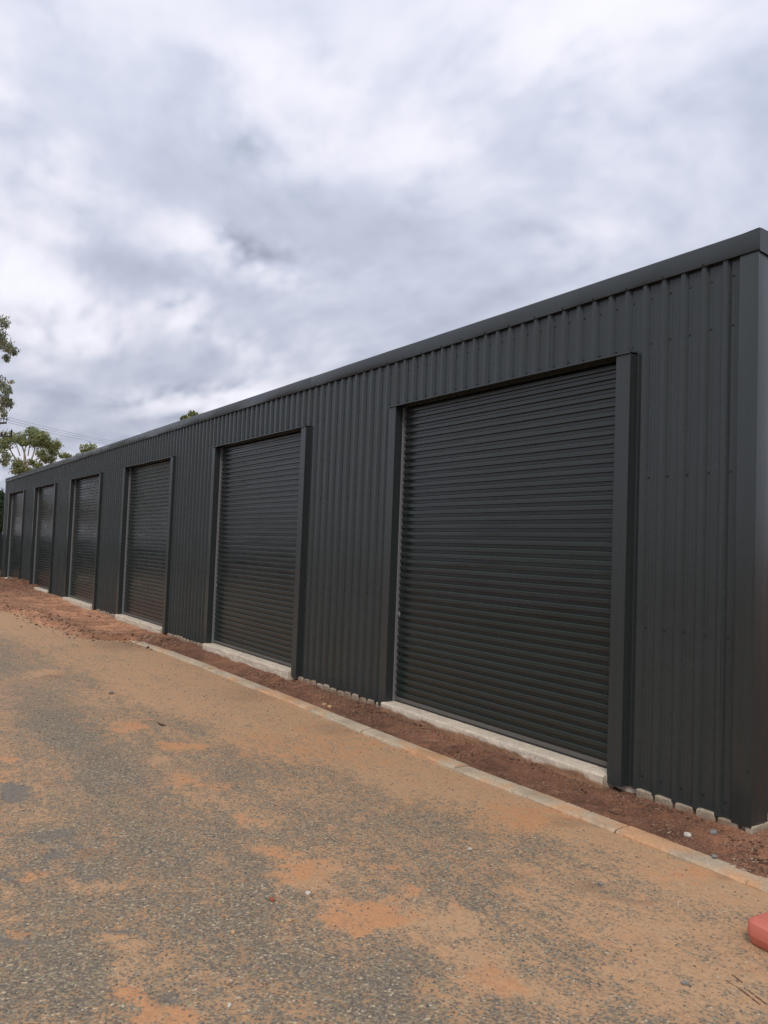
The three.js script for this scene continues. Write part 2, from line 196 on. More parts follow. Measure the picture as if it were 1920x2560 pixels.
function yardTile(x0, x1, z0, z1, W, H) {
  const lat = lattice(x0, x1, z0, z1, .025), F = [0, 0, 0, 0], bump = new Uint8Array(W * H * 4);
  const map = texFrom(W, H, (i, j, c) => {
    const x = x0 + (i + .5) / W * (x1 - x0), z = z0 + (j + .5) / H * (z1 - z0);
    lat(x, z, F);
    const f0 = n2(x * 2.4, z * 13), f1 = n2(x * 17, z * 25), f2 = n2(x * 60, z * 75), f3 = n2(x * 230, z * 230);
    let cov = .56 + F[0] * .80 + .10 * f0 + .15 * f1 + .13 * f2;
    // nearest stone
    const gx = x / CH, gz = z / CH, ci = Math.floor(gx), cj = Math.floor(gz); let best = 9, bi = 0, bj = 0;
    for (let q = -1; q <= 1; q++) for (let p = -1; p <= 1; p++) { const dx = ci + p + h2(ci + p, cj + q) - gx, dz = cj + q + h2b(ci + p, cj + q) - gz, d = dx * dx + dz * dz; if (d < best) { best = d; bi = ci + p; bj = cj + q; } }
    const dome = Math.max(0, 1 - Math.sqrt(best) * 1.45), id = h2c(bi, bj), id2 = h2(bi + 7, bj + 3), id3 = h2b(bi + 5, bj + 11);
    const bit = .8 * ss(.40, .80, F[3] + .30 * f1 + .22 * f2);
    const hgt = mix(id * .78 + dome * .42, .25 + .1 * f3, bit);
    const tone = id2 < .50 ? mix(.085, .135, id3) : id2 < .86 ? mix(.145, .205, id3) : id2 < .985 ? mix(.22, .31, id3) : .42;
    const warm = id2 < .52 ? 0 : 1;
    let sr = tone * (warm ? 1.16 : 1.12), sg = tone * (warm ? .99 : 1.0), sb = tone * (warm ? .68 : .82);
    const gap = ss(.05, .16, dome); sr *= mix(.70, 1, gap); sg *= mix(.68, 1, gap); sb *= mix(.66, 1, gap);
    sr = mix(sr, .135 + .03 * f3 + .02 * f2, bit); sg = mix(sg, .122 + .03 * f3 + .02 * f2, bit); sb = mix(sb, .108 + .03 * f3 + .02 * f2, bit);
    { const q = .12; sr = mix(sr, .36, q); sg = mix(sg, .245, q); sb = mix(sb, .145, q); }   // film of dust on every stone
    const dust = ss(-.12, .12, cov * 1.08 - bit * .5 - hgt + .10 * f3);
    const o = Math.min(1, Math.max(0, F[1] + .25 * f1 * (F[1] > .1 ? 1 : 0) + .16 + .20 * f1 + .15 * f0)), b = Math.min(1, Math.max(0, F[2] * (1 + .6 * f1 + .5 * f2)));
    const m = 1 + .09 * f2 + .12 * f3;
    const dl = mix(.80, 1.06, ss(.35, .95, cov));               // thin dust lets the stone show through
    let dr = mix(.378, .418, o) * m * dl, dg = mix(.243, .214, o) * m * dl, db = mix(.137, .102, o) * m * dl;
    dr = mix(dr, .185, b); dg = mix(dg, .110, b); db = mix(db, .066, b);
    c[0] = mix(sr, dr, dust); c[1] = mix(sg, dg, dust); c[2] = mix(sb, db, dust);
    if (x > .5 && z < 3) for (const [ax, az, bx, bz] of SCRAPE) { const ex = bx - ax, ez = bz - az, t = Math.max(0, Math.min(1, ((x - ax) * ex + (z - az) * ez) / (ex * ex + ez * ez))), d = Math.hypot(x - ax - ex * t, z - az - ez * t); if (d < .004 + .003 * f2) { c[0] = .12; c[1] = .055; c[2] = .03; } }
    const k = (j * W + i) * 4, v = Math.max(0, Math.min(1, Math.max(hgt, cov * .8 + .06 * f3) * .7)) * 255; bump[k] = bump[k + 1] = bump[k + 2] = v; bump[k + 3] = 255;
  }, true);
  const bt = new THREE.DataTexture(bump, W, H, THREE.RGBAFormat); bt.magFilter = THREE.LinearFilter; bt.minFilter = THREE.LinearMipmapLinearFilter; bt.generateMipmaps = true; bt.needsUpdate = true;
  return new THREE.MeshStandardMaterial({ map, bumpMap: bt, bumpScale: .008, roughness: .95 });
}
const yard = new THREE.Group(); yard.name = 'asphalt_yard'; yard.userData.kind = 'structure'; scene.add(yard);
const yardY = (x, z) => -.10 + .010 * fbm(x * .35, z * .35 + 4, 2) + .005 * n2(x * 2.1, z * 2.1);
function yardSheet(x0, x1, z0, z1, W, H, step) {
  const nu = Math.round((x1 - x0) / step), nv = Math.round((z1 - z0) / step);
  const g = gridGeo(nu, nv, (i, j) => { const x = x0 + (x1 - x0) * i / nu, z = z1 + (z0 - z1) * j / nv; return [x, yardY(x, z), z]; }, p => [(p[0] - x0) / (x1 - x0), (p[2] - z0) / (z1 - z0)]);
  part('asphalt_sheet', g, yardTile(x0, x1, z0, z1, W, H), yard);
}
yardSheet(-3.0, 2.2, .40, 6.4, 1776, 2048, .1);
yardSheet(-10.2, -3.0, .40, 6.4, 2048, 1706, .1);
yardSheet(-34.2, -10.2, .40, 8.4, 2048, 683, .2);
yardSheet(2.2, 8.2, .40, 6.4, 512, 512, .2);
console.log('yard done');

// ---- red soil strip between shed and kerb, spilling over the yard beyond the end of the kerb
const soilEdge = [[-40, 1522], [0, 1528], [36, 1532], [60, 1545], [72, 1554], [94, 1563], [132, 1570], [154, 1581], [177, 1592], [239, 1600], [300, 1602], [345, 1612]].map(([x, y]) => { const p = onGround(x, y, -.09); return [p.x, p.z]; }).sort((a, b) => a[0] - b[0]);
const kerbPath = [[-12.2, .66], [-10.4, .63], [-9, .59], [-7, .565], [-5, .56], [-3.5, .575], [-2, .57], [-1, .54], [.4, .53], [3.5, .53], [8.2, .53]];
const kerbZ = x => lerpPath(kerbPath, x);
function soilOuter(x) { const e = lerpPath(soilEdge, x); return x < -11.2 ? e : x > -9.6 ? kerbZ(x) : mix(e, kerbZ(x), ss(-11.2, -9.6, x)); }
function soilH(x, z) {
  const far = ss(-9.2, -11.5, x);
  let y = -.085 + .016 * fbm(x * 1.8, z * 2.6 + 7, 3) + .020 * n2(x * 5.5, z * 6.5) * ss(-.3, .5, n2(x * 1.1, z * 2)) + .009 * n2(x * 16, z * 16) + .005 * n2(x * 45, z * 45);
  y += (.042 + .012 * n2(x * 3.1, 7)) * ss(.36, .03, z) * (1 - far) * (x < .2 ? 1 : .5);                         // banked against the slab
  y += far * (.035 + .03 * fbm(x * 1.2, z * 1.6, 3));
  y += .05 * ss(-16, -22, x) * ss(2.2, .6, z) + ss(-20, -24, x) * ss(1.9, .9, z) * (.20 * Math.max(0, .40 + fbm(x * .9, z * 1.5, 3)) + .05 * n2(x * 3.3, z * 3.3) + .03 * n2(x * 8, z * 8));
  // wheel ruts and clods along the spill's edge
  const e = soilOuter(x) - z; y -= .13 * ss(.03, -.10, e); if (far > 0) { y += far * .05 * Math.exp(-Math.pow((e - .35) / .22, 2)) * Math.max(0, .45 + n2(x * 2.6, z * 3.1)); y -= far * ss(.28, -.05, e) * .10; }
  return y;
}
const soilVC = (g, f) => { const p = g.attributes.position, a = new Float32Array(p.count * 3); for (let i = 0; i < p.count; i++) { const c = f(p.getX(i), p.getY(i), p.getZ(i)); a.set(c, i * 3); } g.setAttribute('color', new THREE.BufferAttribute(a, 3)); return g; };
const soilTint = (x, y, z) => { const dry = ss(-.15, .35, fbm(x * .8 + 3, z * 1.1, 4) + .25 * n2(x * 6, z * 6)), far = ss(-9.5, -12.5, x + .6 * n2(x * .7, z * 2)) * ss(-24.5, -20, x + n2(x, z * 2)); const k = mix(.78, 1.12, dry); return [k * mix(1, 2.1, far), k * mix(1, 2.25, far), k * mix(1, 2.25, far)]; };
const soil = new THREE.Group(); soil.name = 'red_soil'; soil.userData.kind = 'structure'; scene.add(soil);
function soilPatch(x0, x1, za, zb, sx, nv) {
  const nu = Math.round((x1 - x0) / sx);
  const g = gridGeo(nu, nv, (i, j) => { const x = x0 + (x1 - x0) * i / nu, a = typeof za === 'function' ? za(x) : za, b = typeof zb === 'function' ? zb(x) : zb, z = b + (a - b) * j / nv; return [x, soilH(x, z), z]; }, p => [p[0] * .62, p[2] * .62]);
  part('soil_sheet', soilVC(g, soilTint), M.soil, soil);
}
soilPatch(-6, 2.6, -.12, x => kerbZ(x) - .05, .014, 46);
soilPatch(-9, -6, -.12, x => kerbZ(x) - .02, .022, 34);
soilPatch(-34, -9, -.12, x => soilOuter(x) + (x > -9.3 ? -.02 : .25), .04, 74);
soilPatch(.02, 8.2, -7, -.12, .06, 110);
console.log('soil done');

// ---- concrete edging strip in cast lengths
const kerb = new THREE.Group(); kerb.name = 'concrete_kerb'; kerb.userData.kind = 'structure'; scene.add(kerb);
{
  const joints = [-11.6, -10.35, -9.1, -7.31, -5.37, -3.45, -2.08, -.54, 1.05, 2.9, 4.7, 6.5, 8.2];
  const prof = [[-.078, -.22], [-.078, -.084], [-.070, -.074], [0, -.0705], [.066, -.075], [.078, -.089], [.078, -.22]];
  for (let s = 0; s + 1 < joints.length; s++) {
    const a = joints[s] + .004, b = joints[s + 1] - .004, n = Math.max(8, Math.round((b - a) / .035)), dy = (h2(s, 4) - .5) * .008, dz = (h2(s, 9) - .5) * .012;
    const P = i => { const x = a + (b - a) * i / n; return x; };
    let g = gridGeo(n, prof.length - 1, (i, j) => { const x = P(i), e = .0045 * n2(x * 14, j * 3.7 + s) + .004 * n2(x * 40, j * 5.1), chip = (j === 1 || j === 5) ? -.008 * ss(.35, .8, n2(x * 7 + 5 * j, s * 3.3)) : 0; return [x, prof[j][1] + dy + (j > 0 && j < 6 ? e * .6 + chip : 0) - .018 * ss(-9.4, -11.2, x), kerbZ(x) + dz + prof[j][0] + (j > 0 && j < 6 ? e : 0)]; }, p => [p[0] * .8, (p[2] + p[1]) * .8]);
    const ends = [0, n].map(i => { const sh = new THREE.Shape(prof.map(([z, y]) => new THREE.Vector2(z, y))); const e = new THREE.ShapeGeometry(sh); e.rotateY(-Math.PI / 2); e.translate(P(i), dy, kerbZ(P(i)) + dz); return e; });
    g = toCreasedNormals(mergeGeometries([g.toNonIndexed(), ...ends.map(e => e.toNonIndexed())]), .6);
    soilVC(g, (x, y, z) => { const t = ss(.02, .42, fbm(x * 2.3 + 8, z * 5, 4) + .22 * n2(x * 11, z * 14) + .16 * ss(-2.6, -.2, x) - .05), d = 1 + .1 * n2(x * 5, z * 9); return [d * mix(.78, .90, t), d * mix(.73, .60, t), d * mix(.65, .40, t)]; });
    part('kerb_segment', g, M.concrete, kerb);
  }
}

// ------------------------------------------------------------------ the shed
const LEFT = -30.1, TOP = 3.655, PITCH = .1586, RIB0 = -.231;
const OPEN = [...Array(6).keys()].map(k => ({ r: -1.073 - 4.96 * k, l: -1.073 - 4.96 * k - 2.862 }));
const JW = .128, HEAD = 3.152, SILL = .055, CURT = -.07;
const shed = thing('storage_shed', 'long charcoal ribbed steel storage shed with six roller doors', 'shed');
function ribProfile(x0, x1) {                                   // front wall: points (x, z), ribs stand proud
  const pts = [], pan = -.0255, kA = Math.floor((RIB0 - x1) / PITCH) - 1, kB = Math.ceil((RIB0 - x0) / PITCH) + 1;
  for (let k = kB; k >= kA; k--) { const c = RIB0 - PITCH * k; pts.push([c - .033, pan], [c - .0165, -.001], [c - .0135, 0], [c + .0135, 0], [c + .0165, -.001], [c + .033, pan], [c + .060, pan], [c + .064, pan + .0012], [c + .070, pan + .0012], [c + .074, pan], [c + .0846, pan], [c + .0886, pan + .0012], [c + .0946, pan + .0012], [c + .0986, pan]); }
  const at = x => { for (let i = 1; i < pts.length; i++) if (pts[i][0] >= x) { const [a, b] = pts[i - 1], [c, d] = pts[i]; return b + (d - b) * (x - a) / (c - a); } return pan; };
  return [[x0, at(x0)], ...pts.filter(p => p[0] > x0 + 1e-4 && p[0] < x1 - 1e-4), [x1, at(x1)]];
}
function sheetGeo(x0, x1, y0, y1, seed) {
  const P = ribProfile(x0, x1), nv = Math.max(3, Math.round((y1 - y0) / .28)), lap = (h2(seed, 3) - .5) * .002;
  const g = gridGeo(P.length - 1, nv, (i, j) => { const y = y0 + (y1 - y0) * j / nv, [x, z] = P[i]; return [x + .0015 * n2(seed * 7.1, y * .9), y, z + lap + .0016 * n2(x * 3.1 + seed * 3.3, y * 1.3) + .0009 * n2(x * 11 + seed, y * 3.1)]; }, p => [p[0] * .5, p[1] * .5]);
  return toCreasedNormals(g, .22);
}
const COVER = PITCH * 5, SEAM0 = -.128 - .09;
function wallRun(x0, x1, y0, y1) {                              // splits a stretch of wall at the sheet seams
  let a = x1, k = 0;
  const seams = []; for (let s = SEAM0; s > LEFT - 1; s -= COVER) if (s > x0 + .02 && s < x1 - .02) seams.push(s);
  for (const s of [...seams, x0]) { part('wall_sheet', sheetGeo(s, a, y0, y1, Math.round(-s * 10)), M.steel, shed); a = s; }
}
wallRun(OPEN[0].r + JW - .01, -.05, 0, TOP + .02);
OPEN.forEach((o, k) => {
  wallRun(o.l - JW + .01, o.r + JW - .01, HEAD + .012, TOP + .02);                      // over the door
  wallRun(k < 5 ? OPEN[k + 1].r + JW - .01 : LEFT + .05, o.l - JW + .01, 0, TOP + .02); // pier to the next door
});
// flat corner flashings
part('corner_flashing', toCreasedNormals(mergeGeometries([box(-.128, .004, -.004, TOP, -.006, .004, .0015), box(-.004, .0045, -.004, TOP, -.150, .0035, .0015)].map(g => g.toNonIndexed())), .5), M.steel, shed);
part('corner_flashing', box(LEFT - .004, LEFT + .128, -.004, TOP, -.15, .004, .0015), M.steel, shed);
// capping / fascia in lengths, wrapped round the corner
function fasciaGeo(a, b, seed) {
  const prof = [[-.03, 3.674], [.006, 3.657], [.0128, 3.6545], [.0140, 3.657], [.0140, 3.787], [.011, 3.7945], [.004, 3.7975], [-.22, 3.792], [-.24, 3.75]], n = Math.max(2, Math.round((b - a) / .3));
  return toCreasedNormals(gridGeo(n, prof.length - 1, (i, j) => { const x = a + (b - a) * i / n; const w = .0022 * n2(x * .9 + seed, j * .35) + .0012 * n2(x * 3.3, j * .5 + seed); return [x, prof[j][1] + (j > 3 ? 1 : .5) * w, prof[j][0] + w]; }, p => [p[0] * .5, (p[1] + p[2]) * .5]), .5);
}
{ const cuts = [.0145, -5.9, -11.9, -17.8, -23.7, LEFT - .04]; for (let i = 0; i < 5; i++) part('fascia_panel', fasciaGeo(cuts[i + 1] - (i < 4 ? .04 : 0), cuts[i], i), M.steel, shed).position.z = (i % 2) * .0025; }
const FALL = Math.tan(3.2 * Math.PI / 180), DEEP = 9;
{ // barge on the end wall, falling away from the front
  const prof = [[.0140, 3.6545], [.0140, 3.794], [.006, 3.7980], [-.15, 3.79]];
  part('barge_panel', toCreasedNormals(gridGeo(24, 3, (i, j) => { const z = .0138 - (DEEP + .08) * i / 24; return [prof[j][0] + .0015 * n2(z, j), prof[j][1] + z * FALL - (j === 0 ? .008 : 0), z]; }), .5), M.steel, shed);
  part('barge_panel', toCreasedNormals(gridGeo(24, 3, (i, j) => { const z = .0138 - (DEEP + .08) * i / 24; return [LEFT - prof[j][0], prof[j][1] + z * FALL, z]; }), .5), M.steel, shed);
}
// end walls (ribs too), back wall, roof
for (const [X, s] of [[0, 1], [LEFT, -1]]) for (let k = 0; k < 6; k++) {
  const n = 9 * 5, z0 = -.13 - k * 1.48, z1 = Math.max(-.13 - (k + 1) * 1.48, -DEEP);
  const g = gridGeo(n, 2, (i, j) => { const z = z0 + (z1 - z0) * i / n, ph = i % 5, out = ph === 1 || ph === 2 ? 0 : -.027; return [X + s * out, j / 2 * (TOP + z * FALL), z]; }, p => [p[2] * .5, p[1] * .5]);
  part('end_wall_sheet', toCreasedNormals(g, .2), M.steel, shed);
}
part('back_wall', box(LEFT, 0, -.05, TOP - DEEP * FALL, -DEEP - .03, -DEEP, 0), M.roof, shed);
{ const g = gridGeo(200, 1, (i, j) => { const x = LEFT + (0 - LEFT) * i / 200, z = -.1 - (DEEP - .1) * j; return [x, 3.70 + z * FALL + (i % 4 === 1 ? .025 : 0), z]; }); part('roof', toCreasedNormals(g, .2), M.roof, shed); }
part('floor_slab', box(LEFT + .02, -.02, -.30, SILL - .012, -DEEP, -.042, .004), M.slab, shed);
// concrete left standing out in the pans under the sheets' lower edge
{
  const conc = (w, h, d, seed) => { const g = new RoundedBoxGeometry(w, h, d, 2, .010); const p = g.attributes.position; for (let i = 0; i < p.count; i++) { const x = p.getX(i), y = p.getY(i), z = p.getZ(i); p.setXYZ(i, x + .005 * n2(y * 40 + seed, z * 40), y + .007 * n2(x * 35 + seed * 3, z * 30), z + .006 * n2(x * 38, y * 38 + seed * 5)); } g.computeVertexNormals(); const q = g.attributes.uv; for (let i = 0; i < q.count; i++) q.setXY(i, p.getX(i) * .9 + seed * .21, p.getY(i) * .9 + seed * .13); return g; };
  const stain = (g, s) => soilVC(g, (x, y, z) => { const t = ss(-.02, .03, -y + .030 + .04 * n2(x * 30 + s * 4, y * 30) + .03 * n2(x * 80, y * 80 + s)); return [mix(.62, .33, t), mix(.60, .22, t), mix(.56, .155, t)]; });
  const variants = [...Array(7).keys()].map(s => stain(conc(.128 + .014 * h2(s, 2), .11, .05, s + 1), s));
  let n = 0;
  for (let k = 0; ; k++) {
    const c = RIB0 - PITCH * k + PITCH / 2; if (c < LEFT + .1) break;
    if (OPEN.some(o => c > o.l - JW - .02 && c < o.r + JW + .02)) continue;
    const m = part('concrete_nib', variants[(k * 5 + (h2(k, 1) * 7 | 0)) % 7], M.concrete, shed);
    m.position.set(c + .004 * (h2(k, 5) - .5), -.052 + .020 * (h2(k, 6) - .5), -.027 + .008 * h2(k, 7)); m.scale.set(1, 1, 1); n++;
  }
  for (let k = 0; k < 10; k++) { const m = part('concrete_nib', variants[(k * 3 + 2) % 7], M.concrete, shed); m.rotation.y = Math.PI / 2; m.scale.set(1.15, 1, 1); m.position.set(-.018 + .006 * h2(k, 8), -.048, -.07 - k * .165); }
}
// doors: jambs, header, sill, curtain of slats, guides
const slatPitch = .0724, nSlat = 43;
const slatVariants = [0, 1, 2, 3].map(s => {
  const prof = [[-.0210, 0], [-.0210, .0300], [-.0195, .0312], [-.0012, .0278], [0, .0292], [0, .0590], [-.0020, .0622], [-.0185, .0705], [-.0210, slatPitch]], n = 26, w = 2.90;
  return toCreasedNormals(gridGeo(n, prof.length - 1, (i, j) => { const x = -w / 2 + w * i / n; const e = .0010 * n2(x * 1.3 + s * 9, j * .3 + s * 4) + .0004 * n2(x * 5 + s * 3, j * .4); return [x, prof[j][1], prof[j][0] + e]; }, p => [p[0] * .5 + s * .3, p[1] * .5 + s * .23]), .35);
});
const sillGeo = () => {
  const a = -1.44, b = 1.437, n = 90, prof = [[-.20, SILL], [.082, SILL], [.089, SILL - .004], [.0935, SILL - .012], [.095, -.03], [.095, -.20]], rows = []; // subdivided face
  const P = []; for (let j = 0; j < prof.length - 1; j++) { const m = j === 0 ? 3 : j >= 3 ? 6 : 1; for (let q = 0; q < m; q++) P.push([mix(prof[j][0], prof[j + 1][0], q / m), mix(prof[j][1], prof[j + 1][1], q / m)]); } P.push(prof[prof.length - 1]);
  return (seed) => {
    let g = gridGeo(n, P.length - 1, (i, j) => { const x = a + (b - a) * i / n, e = .0035 * n2(x * 6 + seed * 5, j * .4) + .002 * n2(x * 22, j * .9 + seed); return [x, P[j][1] + (j > 0 ? e * .6 : 0), P[j][0] + (j > 1 ? e * 1.4 : 0)]; }, p => [p[0] * .7 + seed * .3, (p[1] + p[2]) * .7]);
    const ends = [a, b].map(x => { const e = new THREE.ShapeGeometry(new THREE.Shape(prof.concat([[-.2, -.2]]).map(([z, y]) => new THREE.Vector2(z, y)))); e.rotateY(-Math.PI / 2); e.translate(x, 0, 0); const u = e.attributes.uv; for (let i = 0; i < u.count; i++) u.setXY(i, u.getX(i) * .7, u.getY(i) * .7); return e.toNonIndexed(); });
    g = toCreasedNormals(mergeGeometries([g.toNonIndexed(), ...ends]), .5);
    const level = seed === 0 ? .012 : seed < 3 ? -.045 : -.06;                             // splashed soil reaches higher at the first door
    return soilVC(g, (x, y, z) => { const face = z > .088 ? 1 : 0, t = face * ss(-.012, .012, level - y + .022 * n2(x * 4.2 + seed * 7, 1) + .012 * n2(x * 17, y * 30 + seed)), s = .09 * fbm(x * 2.1 + seed, z * 9, 3) + 1.06; return [s * mix(1, .50, t), s * mix(1, .32, t), s * mix(1, .22, t)]; });
  };
};
const makeSill = sillGeo();
OPEN.forEach((o, k) => {
  const mid = (o.l + o.r) / 2;
  part('door_jamb', box(o.r, o.r + JW, -.002, HEAD + .004, -.10, .050, .003), M.steel, shed);
  part('door_jamb', box(o.l - JW, o.l, -.002, HEAD + .004, -.10, .050, .003), M.steel, shed);
  { // folded header flashing: lip, soffit
    const prof = [[-.012, HEAD + .020], [.060, HEAD + .0125], [.0635, HEAD + .011], [.064, HEAD + .003], [.060, HEAD + .001], [.044, HEAD + .010], [-.036, HEAD + .016], [-.036, HEAD + .05]];
    const a = o.l - JW - .004, b = o.r + JW + .004, n = 40;
    let g = gridGeo(n, prof.length - 1, (i, j) => { const x = a + (b - a) * i / n; const w = .0035 * n2(x * 1.9 + k * 7, 3) + .0015 * n2(x * 6, k); return [x, prof[j][1] + (j > 0 && j < 5 ? w : 0), prof[j][0]]; }, p => [p[0] * .5, p[2] * .5]);
    const ends = [a, b].map(x => { const e = new THREE.ShapeGeometry(new THREE.Shape(prof.map(([z, y]) => new THREE.Vector2(z, y)))); e.rotateY(-Math.PI / 2); e.translate(x, 0, 0); return e.toNonIndexed(); });
    g = mergeGeometries([g.toNonIndexed(), ...ends, box(o.l, o.r, HEAD + .07, HEAD + .09, -.16, -.03, 0).toNonIndexed(), box(o.l, o.r, HEAD - .006, HEAD + .07, -.040, -.034, 0).toNonIndexed()]);
    part('door_header', toCreasedNormals(g, .4), M.steel, shed);
  }
  { const s = part('door_sill', makeSill(k), M.concrete, shed); s.position.x = mid; }
  const d = new THREE.Group(); d.name = 'roller_door'; d.position.set(mid, SILL, CURT); shed.add(d);
  for (let i = 0; i < nSlat; i++) { const m = part('slat', slatVariants[(i * 3 + k + (h2(i, k) * 2 | 0)) % 4], M.door, d); m.position.set(0, .048 + i * slatPitch, (h2(i, k + 20) - .5) * .0016); m.rotation.x = (h2(i, k + 40) - .5) * .018; }
  part('bottom_rail', box(-1.45, 1.45, .016, .050, -.030, -.004, .003), M.railSteel, d);
  part('lock_bolt', mergeGeometries([box(-1.425, -1.375, .90, .925, .001, .012, .003), box(-1.395, -1.380, .885, .94, .001, .016, .003)]), M.galv, d);
  part('rubber_seal', box(-1.45, 1.45, .0005, .0175, -.026, -.002, .004), M.rubber, d);
  for (const s of [-1, 1]) {                                    // galvanised guides, edge slightly wavy
    const x0 = s * 1.431, n = 30;
    const g = gridGeo(n, 5, (i, j) => { const y = -.004 + 3.2 * i / n, w = .0022 * n2(y * 2.3 + k * 5 + s, 2), P = [[.0, -.02], [.0, .024], [.003, .027], [.0085, .027], [.010, .024], [.010, -.02]][j]; return [x0 - s * (P[0] + (j > 2 ? w : 0)), y, P[1]]; });
    const m = part('guide_track', toCreasedNormals(g, .4), M.galv, d); m.material.side = THREE.DoubleSide;
  }
});
// fixing screws: too small to pick apart, one part
{
  const head = mergeGeometries([new THREE.CylinderGeometry(.0075, .0075, .0025, 8), new THREE.CylinderGeometry(.0042, .0050, .006, 6).translate(0, .004, 0)].map(g => g.toNonIndexed())); head.rotateX(Math.PI / 2);
  const P = [];
  for (let k = 0; ; k++) {
    const c = RIB0 - PITCH * k, x = c + .045; if (c < LEFT + .1) break;
    const over = OPEN.some(o => x > o.l - JW && x < o.r + JW);
    for (const y of [3.545, 3.213, 2.235, 1.150, .102]) if (!over || y > 3.2) P.push([x + .004 * (h2(k, 11) - .5), y + .008 * (h2(k, y * 9 | 0) - .5), -.0245]);
    if (k % 2) P.push([c, 3.668, .0145]);
  }
  P.push([-.02, .34, .004]);
  const im = new THREE.InstancedMesh(head, M.screw, P.length), m4 = new THREE.Matrix4();
  P.forEach((p, i) => { m4.makeTranslation(...p); im.setMatrixAt(i, m4); });
  im.name = 'fixing_screws'; im.userData.kind = 'stuff'; im.castShadow = im.receiveShadow = true; shed.add(im);
}
console.log('shed done');

// ------------------------------------------------------------------ temporary-fence foot of red plastic
{
  const foot = thing('fence_foot', 'faded red plastic fence foot lying on the dusty asphalt', 'fence foot', [.655, yardY(.66, 1.1) + .004, 1.205]);
  const W = .62, D = .235, R = .055;
  const ring = (inset, y) => { const pts = []; const r = Math.max(.02, R - inset * .4); const cs = [[W - inset - r, -inset - r, 0], [W - inset - r, -(D - inset - r), 0], [inset + r, -(D - inset - r), 0], [inset + r, -inset - r, 0]]; const start = [Math.PI / 2, 0, -Math.PI / 2, -Math.PI]; for (let q = 0; q < 4; q++) for (let s = 0; s <= 7; s++) { const a = start[q] - s / 7 * Math.PI / 2; pts.push([cs[q][0] + r * Math.cos(a), y, cs[q][1] + r * Math.sin(a)]); } return pts; };
  const L = [ring(.016, .0), ring(.012, .004), ring(.003, .034), ring(0, .040), ring(.002, .088), ring(.006, .097), ring(.014, .1025), ring(.024, .104)];
  const n = L[0].length, g0 = gridGeo(n, L.length - 1, (i, j) => L[j][i % n]);
  const top = new THREE.Shape(L[7].map(p => new THREE.Vector2(p[0], -p[2])));
  for (const x of [.20, .31, .42]) { const h = new THREE.Path(); h.absarc(x, D / 2, .021, 0, 7, false); top.holes.push(h); }
  const tg = new THREE.ShapeGeometry(top, 16); tg.rotateX(-Math.PI / 2); tg.translate(0, .104, 0);
  const holes = [.20, .31, .42].map(x => { const c = new THREE.CylinderGeometry(.021, .021, .09, 18, 1, true); c.translate(x, .059, -D / 2); return c; });
  const body = new THREE.MeshStandardMaterial({ color: new THREE.Color().setRGB(.56, .165, .115), roughness: .55, side: THREE.DoubleSide });
  body.map = texFrom(256, 256, (i, j, c) => { const x = i / 256, y = j / 256, m = .96 + .05 * pn(x * 7, y * 7, 7, 3) + .04 * pn(x * 50, y * 50, 50, 5), s = pn(x * 9, y * 9, 9, 8) + .5 * pn(x * 40, y * 40, 40, 9) > .85 ? 1 : 0; c[0] = mix(m, .75, s); c[1] = mix(m, 1, s); c[2] = mix(m, .9, s); }, true, true);
  part('body', toCreasedNormals(mergeGeometries([g0.toNonIndexed(), tg.toNonIndexed(), ...holes.map(h => h.toNonIndexed())]), .5), body, foot);
  part('base', box(.03, W - .03, -.004, .006, -D + .03, -.03, .002), M.rubber, foot);
  foot.rotation.y = -.10;
}

// ------------------------------------------------------------------ loose stones, clods, a dry leaf
function stoneGeo(seed, sq = .7) { const g = mergeVertices(new THREE.IcosahedronGeometry(1, 2).deleteAttribute('uv').deleteAttribute('normal')); const p = g.attributes.position; for (let i = 0; i < p.count; i++) { const x = p.getX(i), y = p.getY(i), z = p.getZ(i), k = 1 + .28 * n2(x * 1.3 + seed * 3.1, y * 1.3 + z) + .14 * n2(z * 2.7 + seed, x * 2.7 - y) ; p.setXYZ(i, x * k * 1.15, y * k * sq, z * k * .9); } g.computeVertexNormals(); return toCreasedNormals(g, .45); }
const stones = [1, 2, 3, 4].map(s => stoneGeo(s)); const lowStones = [5, 6, 7].map(s => { const g = new THREE.IcosahedronGeometry(1, 0); const p = g.attributes.position; for (let i = 0; i < p.count; i++) { const x = p.getX(i), y = p.getY(i), z = p.getZ(i), k = 1 + .4 * n2(x * 1.7 + s * 3.1, y * 1.7 + z * 1.3); p.setXYZ(i, x * k, y * k * .75, z * k); } g.computeVertexNormals(); return g; });
const stoneMat = (r, g, b) => new THREE.MeshStandardMaterial({ color: new THREE.Color().setRGB(r, g, b), roughness: .95, bumpMap: concreteBump, bumpScale: .002 });
const SM = { white: stoneMat(.50, .46, .39), tan: stoneMat(.42, .28, .17), red: stoneMat(.26, .085, .045), grey: stoneMat(.20, .19, .18), ochre: stoneMat(.48, .30, .15) };
